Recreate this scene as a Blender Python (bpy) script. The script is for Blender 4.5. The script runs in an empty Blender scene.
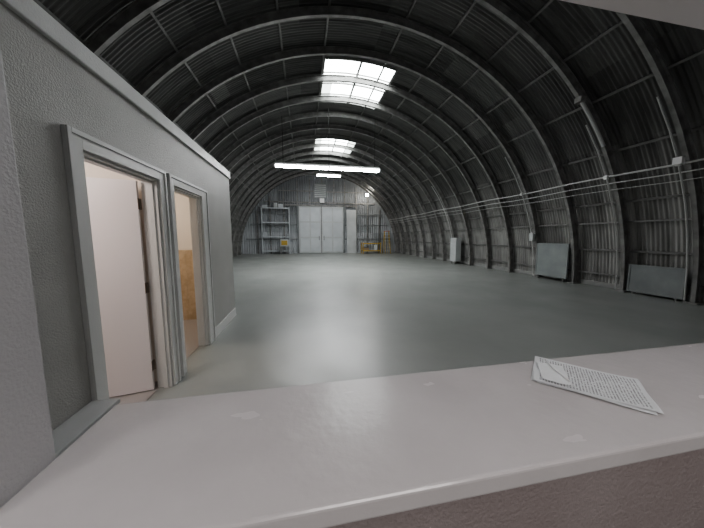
import bpy, math, random
from mathutils import Vector, Matrix
random.seed(4)
C=bpy.context
# ---------------------------------------------------------------- materials
def mat(name,c1,rough=0.6,metal=0.0,c2=None,nscale=3.0,bump=0.0,bscale=80.0,emit=None,estr=0.0,rough2=None,stretch=None,spec=0.5):
    m=bpy.data.materials.new(name); m.use_nodes=True
    nt=m.node_tree; N=nt.nodes; L=nt.links
    b=N['Principled BSDF']
    b.inputs['Base Color'].default_value=(*c1,1); b.inputs['Roughness'].default_value=rough
    b.inputs['Metallic'].default_value=metal
    b.inputs['Specular IOR Level'].default_value=spec
    tc=N.new('ShaderNodeTexCoord'); mp=N.new('ShaderNodeMapping'); L.new(tc.outputs['Object'],mp.inputs[0])
    if stretch: mp.inputs['Scale'].default_value=stretch
    if c2 is not None:
        n=N.new('ShaderNodeTexNoise'); n.inputs['Scale'].default_value=nscale; n.inputs['Detail'].default_value=6
        L.new(mp.outputs[0],n.inputs['Vector'])
        r=N.new('ShaderNodeValToRGB'); r.color_ramp.elements[0].position=.35; r.color_ramp.elements[1].position=.65
        r.color_ramp.elements[0].color=(*c1,1); r.color_ramp.elements[1].color=(*c2,1)
        L.new(n.outputs['Fac'],r.inputs[0]); L.new(r.outputs[0],b.inputs['Base Color'])
        if rough2 is not None:
            mr=N.new('ShaderNodeMapRange'); mr.inputs['From Min'].default_value=.35; mr.inputs['From Max'].default_value=.65
            mr.inputs['To Min'].default_value=rough; mr.inputs['To Max'].default_value=rough2
            L.new(n.outputs['Fac'],mr.inputs['Value']); L.new(mr.outputs[0],b.inputs['Roughness'])
    if bump>0:
        n2=N.new('ShaderNodeTexNoise'); n2.inputs['Scale'].default_value=bscale; n2.inputs['Detail'].default_value=3
        L.new(tc.outputs['Object'],n2.inputs['Vector'])
        bp=N.new('ShaderNodeBump'); bp.inputs['Strength'].default_value=bump; bp.inputs['Distance'].default_value=.01
        L.new(n2.outputs['Fac'],bp.inputs['Height']); L.new(bp.outputs[0],b.inputs['Normal'])
    if emit:
        b.inputs['Emission Color'].default_value=(*emit,1); b.inputs['Emission Strength'].default_value=estr
    return m
M={}
M['wall']=mat('orange_peel_wall',(.41,.405,.385),.5,c2=(.45,.445,.425),nscale=2,bump=.5,bscale=110)
M['jamb']=mat('partition_paint',(.42,.415,.42),.6,c2=(.45,.445,.45),nscale=2,bump=.22,bscale=150)
M['knee']=mat('knee_wall_paint',(.27,.23,.225),.7,c2=(.30,.26,.255),nscale=3,bump=.4,bscale=110)
M['trim']=mat('trim_paint',(.66,.66,.645),.4)
M['cap']=mat('cap_paint',(.58,.58,.57),.45,c2=(.64,.64,.63),nscale=4,bump=.25,bscale=110)
M['ledge']=mat('ledge_paint',(.44,.445,.44),.5,c2=(.48,.485,.48),nscale=4)
M['door']=mat('door_paint',(.80,.76,.76),.4)
M['room']=mat('room_paint',(.75,.69,.62),.7)
M['tile']=mat('wainscot_tile',(.46,.35,.23),.4,c2=(.56,.45,.32),nscale=14,bump=.1)
M['grout']=mat('wainscot_grout',(.42,.33,.23),.8)
M['roomfloor']=mat('room_floor_vinyl',(.38,.36,.35),.4)
M['steel']=mat('rib_steel',(.20,.197,.19),.5,.2,c2=(.34,.335,.325),nscale=4)
M['purlin']=mat('purlin_steel',(.17,.168,.163),.55,.2,c2=(.25,.247,.24),nscale=5)
M['panel']=mat('sheet_panel_paint',(.27,.295,.295),.5,c2=(.34,.365,.36),nscale=2)
M['panel2']=mat('sheet_panel_dark',(.22,.235,.235),.5,c2=(.29,.305,.305),nscale=2)
M['pale']=mat('pale_paint',(.60,.62,.62),.5,c2=(.52,.54,.54),nscale=1.5)
M['gdoor']=mat('hangar_door_paint',(.58,.61,.63),.5,c2=(.66,.69,.71),nscale=1.2)
M['conduit']=mat('galvanised_conduit',(.62,.62,.61),.4,.3)
M['black']=mat('black_rubber',(.02,.02,.02),.6)
M['brass']=mat('hinge_metal',(.35,.3,.25),.35,.9)
M['wood']=mat('lumber',(.30,.22,.14),.7,c2=(.38,.28,.18),nscale=6)
M['yellow']=mat('yellow_paint',(.55,.38,.08),.5)
M['red']=mat('red_paint',(.5,.07,.04),.5)
M['white']=mat('white_enamel',(.8,.8,.8),.4)
M['tube']=mat('fluorescent_tube',(.9,.9,.9),.4,emit=(.98,.985,1),estr=95)
M['tube_dim']=mat('fill_strip_tube',(.9,.9,.9),.4,emit=(.98,.985,1),estr=16)  # weaker tube for the added out-of-view fill strip
M['bulb']=mat('lamp_globe',(.9,.9,.9),.4,emit=(1,.95,.85),estr=110)
M['sky']=mat('skylight_fibreglass',(.8,.85,.85),.5,emit=(.95,1,.99),estr=13)
M['skyd']=mat('skylight_fibreglass_weathered',(.5,.55,.5),.5,emit=(.80,.86,.82),estr=4.0)
M['concrete']=mat('curb_concrete',(.28,.28,.27),.8,c2=(.36,.36,.35),nscale=3)

def cladding(name,lo,hi,crown_shade=.34):
    m=bpy.data.materials.new(name); m.use_nodes=True; nt=m.node_tree; N=nt.nodes; L=nt.links
    b=N['Principled BSDF']; b.inputs['Roughness'].default_value=.5; b.inputs['Metallic'].default_value=.3
    tc=N.new('ShaderNodeTexCoord')
    mp=N.new('ShaderNodeMapping'); mp.inputs['Scale'].default_value=(.35,3.0,.35); L.new(tc.outputs['Object'],mp.inputs[0])
    n=N.new('ShaderNodeTexNoise'); n.inputs['Scale'].default_value=2.5; n.inputs['Detail'].default_value=7; L.new(mp.outputs[0],n.inputs['Vector'])
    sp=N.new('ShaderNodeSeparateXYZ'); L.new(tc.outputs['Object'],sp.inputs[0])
    vm=N.new('ShaderNodeVectorMath'); vm.operation='SNAP'; vm.inputs[1].default_value=(2.2,.66,1.9); L.new(tc.outputs['Object'],vm.inputs[0])
    wn=N.new('ShaderNodeTexWhiteNoise'); L.new(vm.outputs[0],wn.inputs['Vector'])
    ad=N.new('ShaderNodeMath'); ad.operation='MULTIPLY_ADD'; ad.inputs[1].default_value=.4; L.new(wn.outputs['Value'],ad.inputs[0]); L.new(n.outputs['Fac'],ad.inputs[2])
    r=N.new('ShaderNodeValToRGB'); r.color_ramp.elements[0].position=.4; r.color_ramp.elements[1].position=.95
    r.color_ramp.elements[0].color=(*lo,1); r.color_ramp.elements[1].color=(*hi,1)
    L.new(ad.outputs[0],r.inputs[0])
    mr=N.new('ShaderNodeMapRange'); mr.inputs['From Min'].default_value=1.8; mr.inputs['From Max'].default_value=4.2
    mr.inputs['To Min'].default_value=1.0; mr.inputs['To Max'].default_value=crown_shade; L.new(sp.outputs['Z'],mr.inputs['Value'])  # light falloff painted into the albedo: darker with height toward the top
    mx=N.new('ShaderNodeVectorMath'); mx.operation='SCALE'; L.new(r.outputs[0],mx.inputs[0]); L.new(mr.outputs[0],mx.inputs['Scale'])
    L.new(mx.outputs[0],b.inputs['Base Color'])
    return m
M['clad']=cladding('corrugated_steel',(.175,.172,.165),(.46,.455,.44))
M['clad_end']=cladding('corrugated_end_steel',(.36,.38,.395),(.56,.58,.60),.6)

def floor_mat():
    m=bpy.data.materials.new('painted_concrete_floor'); m.use_nodes=True; nt=m.node_tree; N=nt.nodes; L=nt.links
    b=N['Principled BSDF']; tc=N.new('ShaderNodeTexCoord')
    n=N.new('ShaderNodeTexNoise'); n.inputs['Scale'].default_value=.5; n.inputs['Detail'].default_value=7; n.inputs['Roughness'].default_value=.55
    L.new(tc.outputs['Object'],n.inputs['Vector'])
    r=N.new('ShaderNodeValToRGB'); r.color_ramp.elements[0].position=.25; r.color_ramp.elements[1].position=.75
    r.color_ramp.elements[0].color=(.262,.276,.262,1); r.color_ramp.elements[1].color=(.325,.338,.322,1); L.new(n.outputs['Fac'],r.inputs[0])
    L.new(r.outputs[0],b.inputs['Base Color'])
    n2=N.new('ShaderNodeTexNoise'); n2.inputs['Scale'].default_value=1.1; n2.inputs['Detail'].default_value=6; L.new(tc.outputs['Object'],n2.inputs['Vector'])
    mr=N.new('ShaderNodeMapRange'); mr.inputs['From Min'].default_value=.3; mr.inputs['From Max'].default_value=.7
    mr.inputs['To Min'].default_value=.31; mr.inputs['To Max'].default_value=.45; L.new(n2.outputs['Fac'],mr.inputs['Value']); L.new(mr.outputs[0],b.inputs['Roughness'])
    n3=N.new('ShaderNodeTexNoise'); n3.inputs['Scale'].default_value=4; n3.inputs['Detail'].default_value=3; L.new(tc.outputs['Object'],n3.inputs['Vector'])
    bp=N.new('ShaderNodeBump'); bp.inputs['Strength'].default_value=.2; bp.inputs['Distance'].default_value=.01; L.new(n3.outputs['Fac'],bp.inputs['Height']); L.new(bp.outputs[0],b.inputs['Normal'])
    return m
M['floor']=floor_mat()
def counter_mat():
    m=bpy.data.materials.new('painted_counter'); m.use_nodes=True; nt=m.node_tree; N=nt.nodes; L=nt.links
    b=N['Principled BSDF']; tc=N.new('ShaderNodeTexCoord')
    n=N.new('ShaderNodeTexNoise'); n.inputs['Scale'].default_value=5; n.inputs['Detail'].default_value=6; L.new(tc.outputs['Object'],n.inputs['Vector'])
    r=N.new('ShaderNodeValToRGB'); r.color_ramp.elements[0].position=.3; r.color_ramp.elements[1].position=.7
    r.color_ramp.elements[0].color=(.50,.475,.475,1); r.color_ramp.elements[1].color=(.545,.52,.52,1); L.new(n.outputs['Fac'],r.inputs[0])
    L.new(r.outputs[0],b.inputs['Base Color'])
    mp=N.new('ShaderNodeMapping'); mp.inputs['Scale'].default_value=(1,2.5,1); L.new(tc.outputs['Object'],mp.inputs[0])
    n2=N.new('ShaderNodeTexNoise'); n2.inputs['Scale'].default_value=6; n2.inputs['Detail'].default_value=3; L.new(mp.outputs[0],n2.inputs['Vector'])
    mr=N.new('ShaderNodeMapRange'); mr.inputs['To Min'].default_value=.17; mr.inputs['To Max'].default_value=.32; L.new(n2.outputs['Fac'],mr.inputs['Value']); L.new(mr.outputs[0],b.inputs['Roughness'])
    n3=N.new('ShaderNodeTexNoise'); n3.inputs['Scale'].default_value=38; n3.inputs['Detail'].default_value=3; L.new(tc.outputs['Object'],n3.inputs['Vector'])
    bp=N.new('ShaderNodeBump'); bp.inputs['Strength'].default_value=.14; bp.inputs['Distance'].default_value=.006; L.new(n3.outputs['Fac'],bp.inputs['Height']); L.new(bp.outputs[0],b.inputs['Normal'])
    return m
M['counter']=counter_mat()
def paper_mat():
    m=bpy.data.materials.new('printed_form_paper'); m.use_nodes=True; nt=m.node_tree; N=nt.nodes; L=nt.links
    b=N['Principled BSDF']; b.inputs['Roughness'].default_value=.7
    tc=N.new('ShaderNodeTexCoord'); sp=N.new('ShaderNodeSeparateXYZ'); L.new(tc.outputs['Generated'],sp.inputs[0])
    def math_(op,a,bv):
        k=N.new('ShaderNodeMath'); k.operation=op
        for i,v in enumerate((a,bv)):
            if isinstance(v,(int,float)): k.inputs[i].default_value=v
            else: L.new(v,k.inputs[i])
        return k.outputs[0]
    row=math_('FRACT',math_('MULTIPLY',sp.outputs['Y'],38),0)
    rowm=math_('GREATER_THAN',row,.5)
    mp=N.new('ShaderNodeMapping'); mp.inputs['Scale'].default_value=(60,38,1); L.new(tc.outputs['Generated'],mp.inputs[0])
    n=N.new('ShaderNodeTexNoise'); n.inputs['Scale'].default_value=1; n.inputs['Detail'].default_value=1; L.new(mp.outputs[0],n.inputs['Vector'])
    word=math_('GREATER_THAN',n.outputs['Fac'],.44)
    k=math_('MULTIPLY',rowm,word)
    for s,lo,hi in (('X',.10,.90),('Y',.06,.93)):
        k=math_('MULTIPLY',k,math_('GREATER_THAN',sp.outputs[s],lo)); k=math_('MULTIPLY',k,math_('LESS_THAN',sp.outputs[s],hi))
    mx=N.new('ShaderNodeMix'); mx.data_type='RGBA'; L.new(k,mx.inputs['Factor'])
    mx.inputs['A'].default_value=(.66,.67,.68,1); mx.inputs['B'].default_value=(.26,.26,.27,1)
    L.new(mx.outputs['Result'],b.inputs['Base Color']); return m
M['paper']=paper_mat()
M['plainpaper']=mat('plain_paper',(.72,.73,.74),.7)

# ---------------------------------------------------------------- mesh builder
class MB:
    def __init__(s): s.v=[];s.f=[];s.m=[];s.mats=[]
    def mi(s,k):
        if k not in s.mats: s.mats.append(k)
        return s.mats.index(k)
    def hexa(s,p,k):
        o=len(s.v); s.v+= [tuple(q) for q in p]; i=s.mi(k)
        for f in ((0,3,2,1),(4,5,6,7),(0,1,5,4),(1,2,6,5),(2,3,7,6),(3,0,4,7)):
            s.f.append(tuple(o+a for a in f)); s.m.append(i)
    def box(s,x0,x1,y0,y1,z0,z1,k):
        s.hexa([(x0,y0,z0),(x1,y0,z0),(x1,y1,z0),(x0,y1,z0),(x0,y0,z1),(x1,y0,z1),(x1,y1,z1),(x0,y1,z1)],k)
    def beam(s,a,b,w,h,k,up=(0,0,1)):
        a=Vector(a);b=Vector(b);d=(b-a).normalized();u=Vector(up)
        r=d.cross(u)
        if r.length<1e-4: r=d.cross(Vector((1,0,0)))
        r.normalize();u=r.cross(d).normalized()
        P=[]
        for q in (a,b):
            for sx,sz in ((-1,-1),(1,-1),(1,1),(-1,1)): P.append(q+r*w/2*sx+u*h/2*sz)
        s.hexa(P,k)
    def cyl(s,a,b,r,k,n=10,r2=None):
        a=Vector(a);b=Vector(b);d=(b-a).normalized(); r2=r if r2 is None else r2
        u=d.cross(Vector((0,0,1)))
        if u.length<1e-4:u=Vector((1,0,0))
        u.normalize();w=d.cross(u);o=len(s.v);i=s.mi(k)
        for q,rr in ((a,r),(b,r2)):
            for j in range(n):
                t=2*math.pi*j/n; s.v.append(tuple(q+(u*math.cos(t)+w*math.sin(t))*rr))
        for j in range(n):
            s.f.append((o+j,o+(j+1)%n,o+n+(j+1)%n,o+n+j)); s.m.append(i)
        s.f.append(tuple(o+j for j in range(n))[::-1]); s.m.append(i)
        s.f.append(tuple(o+n+j for j in range(n))); s.m.append(i)
    def sphere(s,c,r,k,n=12,h=8):
        o=len(s.v);i=s.mi(k)
        for a in range(h+1):
            for j in range(n):
                p=math.pi*a/h;t=2*math.pi*j/n
                s.v.append((c[0]+r*math.sin(p)*math.cos(t),c[1]+r*math.sin(p)*math.sin(t),c[2]+r*math.cos(p)))
        for a in range(h):
            for j in range(n):
                s.f.append((o+a*n+j,o+(a+1)*n+j,o+(a+1)*n+(j+1)%n,o+a*n+(j+1)%n)); s.m.append(i)
    def build(s,name,bevel=0,smooth=False,loc=None,rot=None):
        me=bpy.data.meshes.new(name); me.from_pydata(s.v,[],s.f)
        for k in s.mats: me.materials.append(M[k])
        me.polygons.foreach_set('material_index',s.m)
        if smooth: me.polygons.foreach_set('use_smooth',[True]*len(me.polygons))
        me.update()
        o=bpy.data.objects.new(name,me); C.collection.objects.link(o)
        if loc:o.location=loc
        if rot:o.rotation_euler=rot
        if bevel:
            b=o.modifiers.new('bevel','BEVEL'); b.width=bevel; b.segments=3; b.limit_method='ANGLE'
        return o

CX=1.7; R=7.15; Y0=-3.0; Y1=24.0
def P(ang,r,y): return (CX+r*math.cos(ang),y,r*math.sin(ang))

# ---------------------------------------------------------------- floor
b=MB(); b.box(CX-7.4,CX+7.4,Y0,Y1+.2,-.2,0,'floor'); b.build('floor')

# ---------------------------------------------------------------- corrugated arch shell
SKY=[(8.65,11.3),(14.8,18.2)]
SX0,SX1=.75,3.15
a_hi=math.acos((SX0-CX)/R); a_lo=math.acos((SX1-CX)/R)
def shell(name,a0,a1,nseg,holes):
    per=.09; sub=6; step=per/sub; n=int((Y1-Y0)/step)
    angs=[a0+(a1-a0)*i/nseg for i in range(nseg+1)]
    if holes:
        for t in (a_lo,a_hi):
            j=min(range(len(angs)),key=lambda q:abs(angs[q]-t)); angs[j]=t
    v=[];f=[]
    for i in range(n+1):
        y=Y0+i*step; rr=R+.013*math.sin(2*math.pi*i/sub)
        for a in angs: v.append(P(a,rr,y))
    k=len(angs)
    for i in range(n):
        y=Y0+(i+.5)*step
        for j in range(k-1):
            if holes:
                am=(angs[j]+angs[j+1])/2
                if a_lo<am<a_hi and any(s<y<e for s,e in SKY): continue
            f.append((i*k+j,(i+1)*k+j,(i+1)*k+j+1,i*k+j+1))
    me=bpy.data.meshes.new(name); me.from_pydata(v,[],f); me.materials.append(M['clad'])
    me.polygons.foreach_set('use_smooth',[True]*len(me.polygons)); me.update()
    o=bpy.data.objects.new(name,me); C.collection.objects.link(o); return o
A1=math.radians(33)
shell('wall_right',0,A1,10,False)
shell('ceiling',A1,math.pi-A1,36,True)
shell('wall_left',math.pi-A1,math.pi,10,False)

def endwall(name,y,nper=.2,amp=.02):
    v=[];f=[];n=int(2*R/(nper/6))
    for i in range(n+1):
        x=-R+2*R*i/n; h=math.sqrt(max(0,R*R-x*x)); yy=y+amp*math.sin(2*math.pi*i/6)
        v+=[(CX+x,yy,0),(CX+x,yy,h)]
    for i in range(n): f.append((2*i,2*i+2,2*i+3,2*i+1))
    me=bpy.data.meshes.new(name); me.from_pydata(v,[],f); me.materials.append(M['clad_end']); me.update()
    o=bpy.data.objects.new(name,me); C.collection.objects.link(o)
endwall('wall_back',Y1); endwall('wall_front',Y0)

# ---------------------------------------------------------------- arch ribs (I section)
def ribmesh():
    b=MB(); n=56
    ro=R-.07
    def sweep(r0,r1,w):
        o=len(b.v); i=b.mi('steel')
        for j in range(n+1):
            a=math.pi*j/n
            for rr,yy in ((r0,-w/2),(r1,-w/2),(r1,w/2),(r0,w/2)): b.v.append(P(a,rr,yy))
        for j in range(n):
            for q in range(4):
                b.f.append((o+j*4+q,o+j*4+(q+1)%4,o+(j+1)*4+(q+1)%4,o+(j+1)*4+q)); b.m.append(i)
        b.f.append((o,o+1,o+2,o+3)); b.m.append(i); e=o+n*4; b.f.append((e+3,e+2,e+1,e)); b.m.append(i)
    sweep(ro-.02,ro,.10); sweep(ro-.17,ro-.02,.02); sweep(ro-.188,ro-.17,.085)
    for s in (1,-1):
        xc=CX+s*(ro-.095); b.box(xc-.16,xc+.10,-.11,.11,0,.03,'steel')
    for a in (50,90,130):
        t=math.radians(a); p=Vector(P(t,ro-.095,0)); d=Vector((-math.sin(t),0,math.cos(t)))
        b.beam(p-d*.18,p+d*.18,.06,.14,'steel',up=(math.cos(t),0,math.sin(t)))
    return b
ribY=[4.12+1.32*k for k in range(-5,16)]
ribY=[y for y in ribY if y<Y1-.1]
first=ribmesh().build('steel_arch_rib',loc=(0,ribY[0],0))
for y in ribY[1:]:
    o=bpy.data.objects.new('steel_arch_rib',first.data); o.location=(0,y,0); C.collection.objects.link(o)
b=MB()
for a in (9,20,31,42,52,62,72,82,98,108,118,128,138,149,160,171):
    t=math.radians(a)
    b.beam(P(t,R-.045,Y0+.05),P(t,R-.045,Y1-.06),.05,.05,'purlin',up=(math.cos(t),0,math.sin(t)))
b.build('roof_purlins')
b=MB(); b.box(CX+R-.04,CX+R+.2,Y0,Y1,0,.14,'concrete'); b.build('foundation_curb_right',bevel=.01)  # concrete foundation curb along the foot of the arch shell
b=MB(); b.box(CX-R-.2,CX-R+.04,Y0,Y1,0,.14,'concrete'); b.build('foundation_curb_left',bevel=.01)  # matching concrete curb on the other side

# ---------------------------------------------------------------- skylights
for idx,(s,e) in enumerate(SKY):
    b=MB(); nx=6
    ys=[s,(s+e)/2,e]
    for yi in range(2):
        for j in range(nx):
            t0=a_lo+(a_hi-a_lo)*j/nx; t1=a_lo+(a_hi-a_lo)*(j+1)/nx
            key='skyd' if (idx==0 and yi==1 and j>=5) or (idx==1 and j in(0,5)) else 'sky'
            o=len(b.v); b.v+=[P(t0,R+.03,ys[yi]),P(t0,R+.03,ys[yi+1]),P(t1,R+.03,ys[yi+1]),P(t1,R+.03,ys[yi])]
            b.f.append((o,o+1,o+2,o+3)); b.m.append(b.mi(key))
    for j in (0,3,6):
        t=a_lo+(a_hi-a_lo)*j/nx; w=.07
        b.beam(P(t,R,s),P(t,R,e),w,.06,'purlin',up=(math.cos(t),0,math.sin(t)))
    for y,wd in ((s,.07),(s+(e-s)*.27,.025),((s+e)/2,.05),(s+(e-s)*.78,.03),(e,.07)):
        for j in range(nx):
            t0=a_lo+(a_hi-a_lo)*j/nx; t1=a_lo+(a_hi-a_lo)*(j+1)/nx
            b.beam(P(t0,R,y),P(t1,R,y),wd,.05,'purlin')
    b.build('window_%d'%(idx+1))

# ---------------------------------------------------------------- office block on the left
WX=-1.33; WT=.12; TOP=2.68; CAPH=.12
b=MB()
D1=(1.89,2.74); D2=(3.00,3.74); DH=2.03
b.box(WX-WT,WX,.59,D1[0],0,TOP-CAPH,'wall'); b.box(WX-WT,WX,D1[0],D1[1],DH,TOP-CAPH,'wall')
b.box(WX-WT,WX,D1[1],D2[0],0,TOP-CAPH,'wall'); b.box(WX-WT,WX,D2[0],D2[1],DH,TOP-CAPH,'wall')
b.box(WX-WT,WX,D2[1],5.15,0,TOP-CAPH,'wall')
b.build('wall_office')
b=MB(); b.box(WX-WT-.02,WX+.025,.59,5.17,TOP-CAPH,TOP,'cap'); b.build('trim_1',bevel=.008)
b=MB(); b.box(-3.7,WX-WT,5.0,5.15,0,TOP-CAPH,'wall'); b.build('wall_office_end')
b=MB(); b.box(-3.72,-3.6,.59,5.0,0,TOP-CAPH,'room'); b.build('wall_office_back')
b=MB(); b.box(-3.6,WX-WT,2.84,2.90,0,2.5,'room'); b.build('wall_office_divider')
b=MB(); b.box(-3.6,WX-WT,.59,5.0,2.5,2.53,'room'); b.build('ceiling_office')
b=MB(); b.box(-3.6,WX-WT,4.985,5.0,1.27,2.5,'room'); b.build('wall_bathroom_plaster')
b=MB()
b.box(-3.6,WX-WT-.002,4.975,4.985,0,1.27,'grout')
for i in range(7):
    for j in range(3):
        x0=-3.6+i*.307; z0=j*.4233
        b.box(x0+.0015,x0+.3055,4.968,4.975,z0+.0015,z0+.4215,'tile')
b.build('wall_tile_wainscot')
b=MB(); b.box(-3.6,WX-WT,.6,2.84,0,.006,'roomfloor'); b.box(-3.6,WX-WT,2.90,4.965,0,.006,'roomfloor'); b.build('floor_office')

def frame(idx,d,tw,tw2,hinge='far',ang=84):
    y0,y1=d; b=MB(); td=.022
    b.box(WX,WX+td,y0-tw,y0,0,DH+.1,'trim'); b.box(WX,WX+td,y1,y1+tw2,0,DH+.1,'trim'); b.box(WX,WX+td,y0,y1,DH,DH+.1,'trim')
    b.box(WX+td,WX+td+.010,y0-tw,y0-tw+.03,0,DH+.1,'trim'); b.box(WX+td,WX+td+.010,y1+tw2-.03,y1+tw2,0,DH+.1,'trim')
    b.box(WX+td,WX+td+.010,y0-tw+.03,y1+tw2-.03,DH+.07,DH+.1,'trim')
    j=.02
    b.box(WX-WT-.01,WX,y0,y0+j,0,DH,'trim'); b.box(WX-WT-.01,WX,y1-j,y1,0,DH,'trim'); b.box(WX-WT-.01,WX,y0+j,y1-j,DH-j,DH,'trim')
    b.box(WX-.07,WX-.03,y0+j,y0+j+.014,0,DH-j,'trim'); b.box(WX-.07,WX-.03,y1-j-.014,y1-j,0,DH-j,'trim'); b.box(WX-.07,WX-.03,y0+j,y1-j,DH-j-.014,DH-j,'trim')
    b.build('trim_%d'%(idx+1),bevel=.003)
    b=MB(); w=y1-y0-2*j-.01
    b.box(0,w,-.02,.02,.015,DH-j-.005,'door')
    for z in (.25,1.02,1.8):
        b.cyl((-.008,-.024,z-.05),(-.008,-.024,z+.05),.008,'brass',8); b.box(-.003,.0,-.02,.02,z-.05,z+.05,'brass')
    b.cyl((w-.07,-.02,.98),(w-.07,-.07,.98),.012,'brass',10); b.sphere((w-.07,-.085,.98),.028,'brass')
    b.cyl((w-.07,.02,.98),(w-.07,.07,.98),.012,'brass',10); b.sphere((w-.07,.085,.98),.028,'brass')
    hy=(y1-j-.03) if hinge=='far' else (y0+j+.03)
    a=math.radians(180-(90-ang) if hinge=='near' else 180+(90-ang))
    b.build('door_%d'%idx,bevel=.003,loc=(WX-WT-.025,hy,0),rot=(0,0,a))
frame(1,D1,.11,.10,ang=79); frame(2,D2,.10,.19,hinge='near',ang=90)
b=MB(); b.box(WX,WX+.016,D2[1]+.19,5.15,0,.15,'trim'); b.build('baseboard_office',bevel=.004)
b=MB(); b.box(WX+.001,-1.19,.60,1.775,0,.45,'wall'); b.box(WX+.001,-1.17,.60,1.777,.45,.48,'ledge'); b.build('low_ledge',bevel=.006)

# ---------------------------------------------------------------- pass-through partition, counter
OX0,OX1=-.512,2.4; PY0,PY1=.44,.59; CT=1.05
b=MB()
b.box(-3.7,OX0,PY0,PY1,0,2.53,'jamb'); b.box(OX1,8.0,PY0,PY1,0,2.53,'jamb')
b.box(OX0,OX1,PY0,PY1,2.10,2.53,'jamb')
b.build('wall_partition',bevel=.006)
b=MB(); b.box(OX0,OX1,PY0,PY1,2.083,2.10,'door'); b.build('trim_4')
b=MB(); b.box(OX0,OX1,PY0,PY1,0,CT-.042,'knee'); b.build('wall_knee')
b=MB(); b.box(OX0+.001,OX1-.001,.382,.757,CT-.042,CT,'counter'); b.build('service_counter',bevel=.007)
b=MB(); b.box(-3.7,8.0,Y0,PY1,2.53,2.56,'pale'); b.build('ceiling_front_room')
b=MB(); b.box(-3.82,-3.7,Y0,PY1,0,2.53,'jamb'); b.build('wall_front_room_left')
b=MB(); b.box(4.0,4.12,Y0,PY0,0,2.53,'jamb'); b.build('wall_front_room_right')

# ---------------------------------------------------------------- paper form on the counter
def sheet(b,ox,oy,rot,z,w,l,key,curl,seed,fold=0):
    rnd=random.Random(seed); nx,ny=14,18; o=len(b.v); ph=rnd.random()*6
    for i in range(nx+1):
        for j in range(ny+1):
            u=i/nx-.5; v=j/ny-.5
            x=u*w; y=v*l
            h=curl*(max(0,abs(v)*2-.5)**2)*1.2*(1 if v<0 else .5)+.0012*(1+math.sin(9*u+5*v+ph))
            c,s=math.cos(rot),math.sin(rot)
            b.v.append((ox+c*x-s*y,oy+s*x+c*y,z+h))
    for i in range(nx):
        for j in range(ny):
            k=o+i*(ny+1)+j; b.f.append((k,k+ny+1,k+ny+2,k+1)); b.m.append(b.mi(key))
b=MB()
sheet(b,0.004,-.004,.04,.0005,.196,.262,'plainpaper',.006,1)
sheet(b,-.004,.003,-.04,.002,.196,.262,'plainpaper',.006,2)
sheet(b,0,0,0,.0045,.194,.262,'paper',.007,3)
sheet(b,-.02,.082,.12,.0095,.13,.07,'plainpaper',.008,5)
b.cyl((-.06,.045,.015),(.05,.10,.017),.003,'white',8)
b.build('paper_form',smooth=True,loc=(.858,.607,CT+.001),rot=(0,0,math.radians(43)))

# ---------------------------------------------------------------- strip lights
def strip(name,x,y,z,length,tube='tube'):
    b=MB(); h=length/2
    b.box(x-h,x+h,y-.06,y+.06,z+.04,z+.10,'white')
    for s in (-1,1):
        b.hexa([(x-h,y+s*.16,z+.0),(x+h,y+s*.16,z+.0),(x+h,y+s*.06,z+.045),(x-h,y+s*.06,z+.045),(x-h,y+s*.16,z+.006),(x+h,y+s*.16,z+.006),(x+h,y+s*.06,z+.051),(x-h,y+s*.06,z+.051)],'white')
    k=max(1,round(length/2.3)); L=length/k
    for i in range(k):
        for dy in (-.07,.07):
            x0=x-h+i*L
            b.cyl((x0+.05,y+dy,z-.03),(x0+L-.05,y+dy,z-.03),.038,tube,12)
            for xx in (x0+.02,x0+L-.02): b.box(xx-.02,xx+.02,y+dy-.03,y+dy+.03,z-.06,z+.04,'white')
    for dx in (-h*.85,h*.9,0):
        xx=x+dx; zt=math.sqrt((R-.27)**2-(xx-CX)**2)
        b.cyl((xx,y,z+.1),(xx,y,zt),.012,'black',6)
    b.build(name)
strip('fill_strip_light',1.13,11.33,4.46,4.5)
strip('fill_strip_light',1.9,19.3,6.0,1.8)
strip('fill_strip_light',2.0,2.0,5.4,3.6,'tube_dim')  # unseen strip added as fill light for the near end
b=MB(); b.cyl((5.65,22.85,5.3),(5.65,23.9,5.3),.03,'conduit'); b.sphere((5.65,22.75,5.25),.14,'bulb'); b.build('wall_lamp')

# ---------------------------------------------------------------- right wall services
b=MB()
def rx(z,r): return CX+math.sqrt(r*r-z*z)
for z,r in ((3.05,.022),(2.88,.014),(2.72,.009)):
    ys=[1.0+1.1*i for i in range(21)]
    for i in range(len(ys)-1):
        b.cyl((rx(z,6.85),ys[i],z+.02*math.sin(i*1.7)),(rx(z,6.85),ys[i+1],z+.02*math.sin((i+1)*1.7)),r,'conduit',8)
for yb in (4.12,5.44,8.08,13.36):
    pts=[(rx(z,6.85),yb+.10,z) for z in (.05,.8,1.5,2.2,3.05,3.7,4.3)]
    for p,q in zip(pts,pts[1:]): b.cyl(p,q,.016,'conduit',8)
    b.box(rx(3.05,6.85)-.04,rx(3.05,6.85)+.02,yb+.06,yb+.14,3.0,3.10,'conduit')
for p,q in zip([(rx(z,6.82),5.36,z) for z in (3.75,4.1,4.45)],[(rx(z,6.82),5.36,z) for z in (4.1,4.45,4.75)]): b.cyl(p,q,.04,'conduit',8)
b.box(rx(4.75,6.82)-.1,rx(4.75,6.82)+.05,5.28,5.44,4.7,4.82,'steel')
b.box(rx(3.3,6.86)-.1,rx(3.3,6.86)+.0,4.06,4.2,3.0,3.14,'white')
b.box(rx(1.5,6.85)-.06,rx(1.5,6.85)+.02,8.08,8.24,1.35,1.65,'pale')
b.build('electrical_conduit_run')
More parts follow.
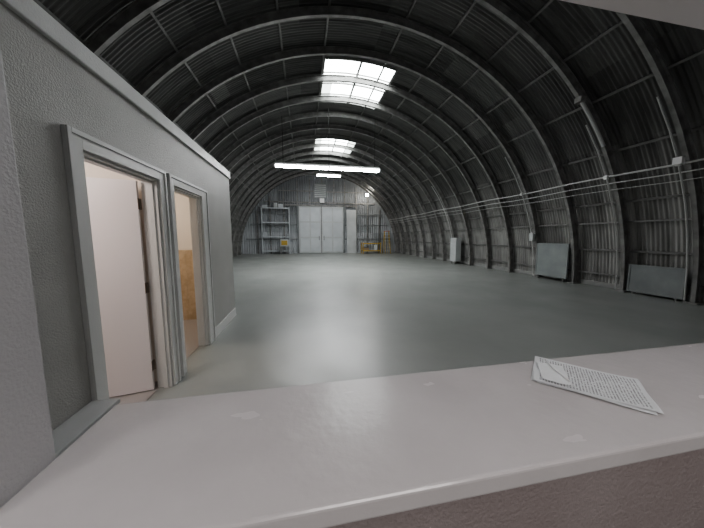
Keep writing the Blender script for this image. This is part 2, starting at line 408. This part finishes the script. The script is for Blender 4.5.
def wallpanel(name,y0,y1,z0,z1,key,x=8.46,d=.04,frame=True):
    b=MB(); b.box(x,x+d,y0,y1,z0,z1,key)
    for (a,c,e,f) in ((y0,y1,z0,z0+.04),(y0,y1,z1-.04,z1),(y0,y0+.04,z0+.04,z1-.04),(y1-.04,y1,z0+.04,z1-.04)):
        b.box(x-.012,x,a,c,e,f,key)
    for yy in (y0+.1,y1-.14): b.box(x+.005,x+.035,yy,yy+.04,0,z0,'steel')
    b.build(name,bevel=.004)
wallpanel('steel_access_panel',6.85,8.0,.12,1.28,'panel')
wallpanel('steel_access_panel',4.25,5.30,.06,.78,'panel2',x=8.56)
wallpanel('electrical_cabinet',12.7,13.25,.15,1.45,'pale',x=8.2,d=.3)
b=MB()
for z in (.4,1.9):
    for i in range(1,len(ribY)-1):
        b.beam((rx(z,R-.1),ribY[i]+.02,z),(rx(z,R-.1),ribY[i+1]-.02,z),.04,.04,'purlin')
b.build('wall_girts')

# ---------------------------------------------------------------- far end wall fittings
yb=Y1-.06
b=MB()
for x0,x1 in ((-.4,1.60),(1.65,3.65)):
    b.box(x0,x1,yb-.10,yb-.05,.04,4.25,'gdoor')
    for z in (.04,1.4,2.8,4.13): b.box(x0,x1,yb-.13,yb-.10,z,z+.12,'pale')
    for x in (x0,(x0+x1)/2-.06,x1-.12): b.box(x,x+.12,yb-.14,yb-.131,.04,4.25,'pale')
    b.cyl((x1-.2 if x0<0 else x0+.2,yb-.18,1.2),(x1-.2 if x0<0 else x0+.2,yb-.18,1.6),.02,'black')
b.box(-1.6,4.9,yb-.16,yb-.10,4.28,4.42,'steel')
b.box(-.55,-.42,yb-.1,yb,0,4.28,'panel2'); b.box(3.67,3.8,yb-.1,yb,0,4.28,'panel2')
b.box(1.60,1.65,yb-.09,yb-.05,.04,4.25,'black')
b.build('hangar_double_door')
b=MB()
for x in (-4,-2.9,-1.7,4.9,6.0,7.2):
    h=math.sqrt((R-.3)**2-(x-CX)**2); b.box(x-.05,x+.05,yb-.06,yb,0,h,'steel')
for x in (-.5,.6,1.7,2.8,3.8):
    h=math.sqrt((R-.3)**2-(x-CX)**2); b.box(x-.05,x+.05,yb-.04,yb,4.45,h,'steel')
for z in (1.3,2.6,3.6,4.6,5.6):
    h=math.sqrt((R-.35)**2-z*z)
    if z<4.3:
        b.box(CX-h,-.56,yb-.09,yb-.06,z-.05,z+.05,'panel2'); b.box(3.82,CX+h,yb-.09,yb-.06,z-.05,z+.05,'panel2')
    else: b.box(CX-h,CX+h,yb-.09,yb-.06,z-.05,z+.05,'steel')
b.build('wall_back_framing')
b=MB()
b.box(.95,2.15,yb-.16,yb-.10,5.0,6.3,'panel2')
for i in range(7): b.box(1.05,2.05,yb-.22,yb-.16,5.1+i*.17,5.16+i*.17,'pale')
b.box(1.5,1.9,yb-.3,yb-.16,4.6,4.98,'white')
b.build('louvre_vent')
def rack(name,x0,x1,y0,y1,h,levels,keyboard='wood',cols=('pale','panel'),prob=.6,post='steel'):
    b=MB()
    for x in (x0,x1-.07):
        for y in (y0,y1-.07): b.box(x,x+.07,y,y+.07,0,h,post)
    for l in range(levels):
        z=.25+l*(h-.35)/max(1,levels-1)
        b.box(x0,x1,y0,y1,z,z+.05,keyboard); b.box(x0,x1,y0-.02,y0,z-.04,z+.06,post)
        x=x0+.1
        while x<x1-.45:
            w=random.uniform(.25,.5); hh=random.uniform(.2,.5)
            if random.random()<prob: b.box(x,x+w,y0+.05,y1-.1,z+.05,z+.05+hh,random.choice(cols))
            x+=w+.08
    b.build(name,bevel=.004)
rack('storage_shelving',-3.6,-1.2,yb-.5,yb-.2,4.1,4,'gdoor',('pale','gdoor'),.3,'gdoor')
rack('workbench',5.2,6.9,yb-1.6,yb-.8,1.0,2,'wood',('pale','wood','yellow','red'),.75,'yellow')
b=MB()
b.hexa([(3.95,yb-.5,0),(4.85,yb-.5,0),(4.85,yb-.46,0),(3.95,yb-.46,0),(3.95,yb-.16,4.0),(4.85,yb-.16,4.0),(4.85,yb-.12,4.0),(3.95,yb-.12,4.0)],'pale')
b.build('leaning_sheet_panel')
b=MB()
for s in (0,.5):
    b.beam((7.2+s,yb-1.9,0),(7.25+s*.8,yb-1.5,2.0),.04,.08,'yellow'); b.beam((7.2+s,yb-1.1,0),(7.25+s*.8,yb-1.45,2.0),.04,.06,'yellow')
for i in range(6):
    t=(i+1)/7; b.box(7.2,7.7,yb-1.9+.4*t-.04,yb-1.9+.4*t+.04,2*t,2*t+.03,'conduit')
b.box(7.2,7.7,yb-1.6,yb-1.35,2.0,2.05,'red'); b.build('step_ladder')
b=MB(); b.box(-2.0,-1.3,yb-1.2,yb-.9,.7,1.3,'pale'); b.box(-1.95,-1.9,yb-1.15,yb-.95,0,.7,'steel'); b.box(-1.4,-1.35,yb-1.15,yb-.95,0,.7,'steel'); b.box(-1.9,-1.4,yb-1.215,yb-1.2,.8,1.2,'yellow'); b.build('sign_stand',bevel=.01)

# ---------------------------------------------------------------- room lamps
def dome(name,x,y,z,power,col,rad=.12):
    b=MB(); b.cyl((x,y,z-.03),(x,y,z),.16,'white',20); b.cyl((x,y,z-.08),(x,y,z-.03),.11,'white',20,.15)
    b.build(name)
    l=bpy.data.lights.new(name+'_light','POINT'); l.energy=power; l.color=col; l.shadow_soft_size=rad
    o=bpy.data.objects.new(name+'_light',l); o.location=(x,y,z-.22); C.collection.objects.link(o)
dome('ceiling_lamp',-2.3,1.7,2.5,36,(1,.90,.86))
dome('ceiling_lamp',-2.6,3.8,2.5,26,(1,.89,.78))
def area(name,loc,rot,sx,sy,power,col):
    l=bpy.data.lights.new(name,'AREA'); l.shape='RECTANGLE'; l.size=sx; l.size_y=sy; l.energy=power; l.color=col
    o=bpy.data.objects.new(name,l); o.location=loc; o.rotation_euler=rot; C.collection.objects.link(o)
area('front_room_ceiling_light',(.6,-1.2,2.48),(0,0,0),1.2,.6,34,(1,.945,.93))
area('front_room_ceiling_light',(-1.2,-.6,2.48),(0,0,0),.6,.6,12,(1,.945,.93))

w=bpy.data.worlds.new('world'); C.scene.world=w; w.use_nodes=True
w.node_tree.nodes['Background'].inputs[0].default_value=(.6,.65,.7,1); w.node_tree.nodes['Background'].inputs[1].default_value=.5
try: C.scene.view_settings.look='AgX - Medium High Contrast'
except Exception as e: print(e)

# ---------------------------------------------------------------- camera
cam=bpy.data.cameras.new('camera'); cam.sensor_width=36; cam.lens=255/704*36; cam.clip_start=.02
co=bpy.data.objects.new('camera',cam); co.location=(0,0,1.5)
co.rotation_euler=(math.radians(90-6.05),0,math.radians(-10.66)); C.collection.objects.link(co); C.scene.camera=co
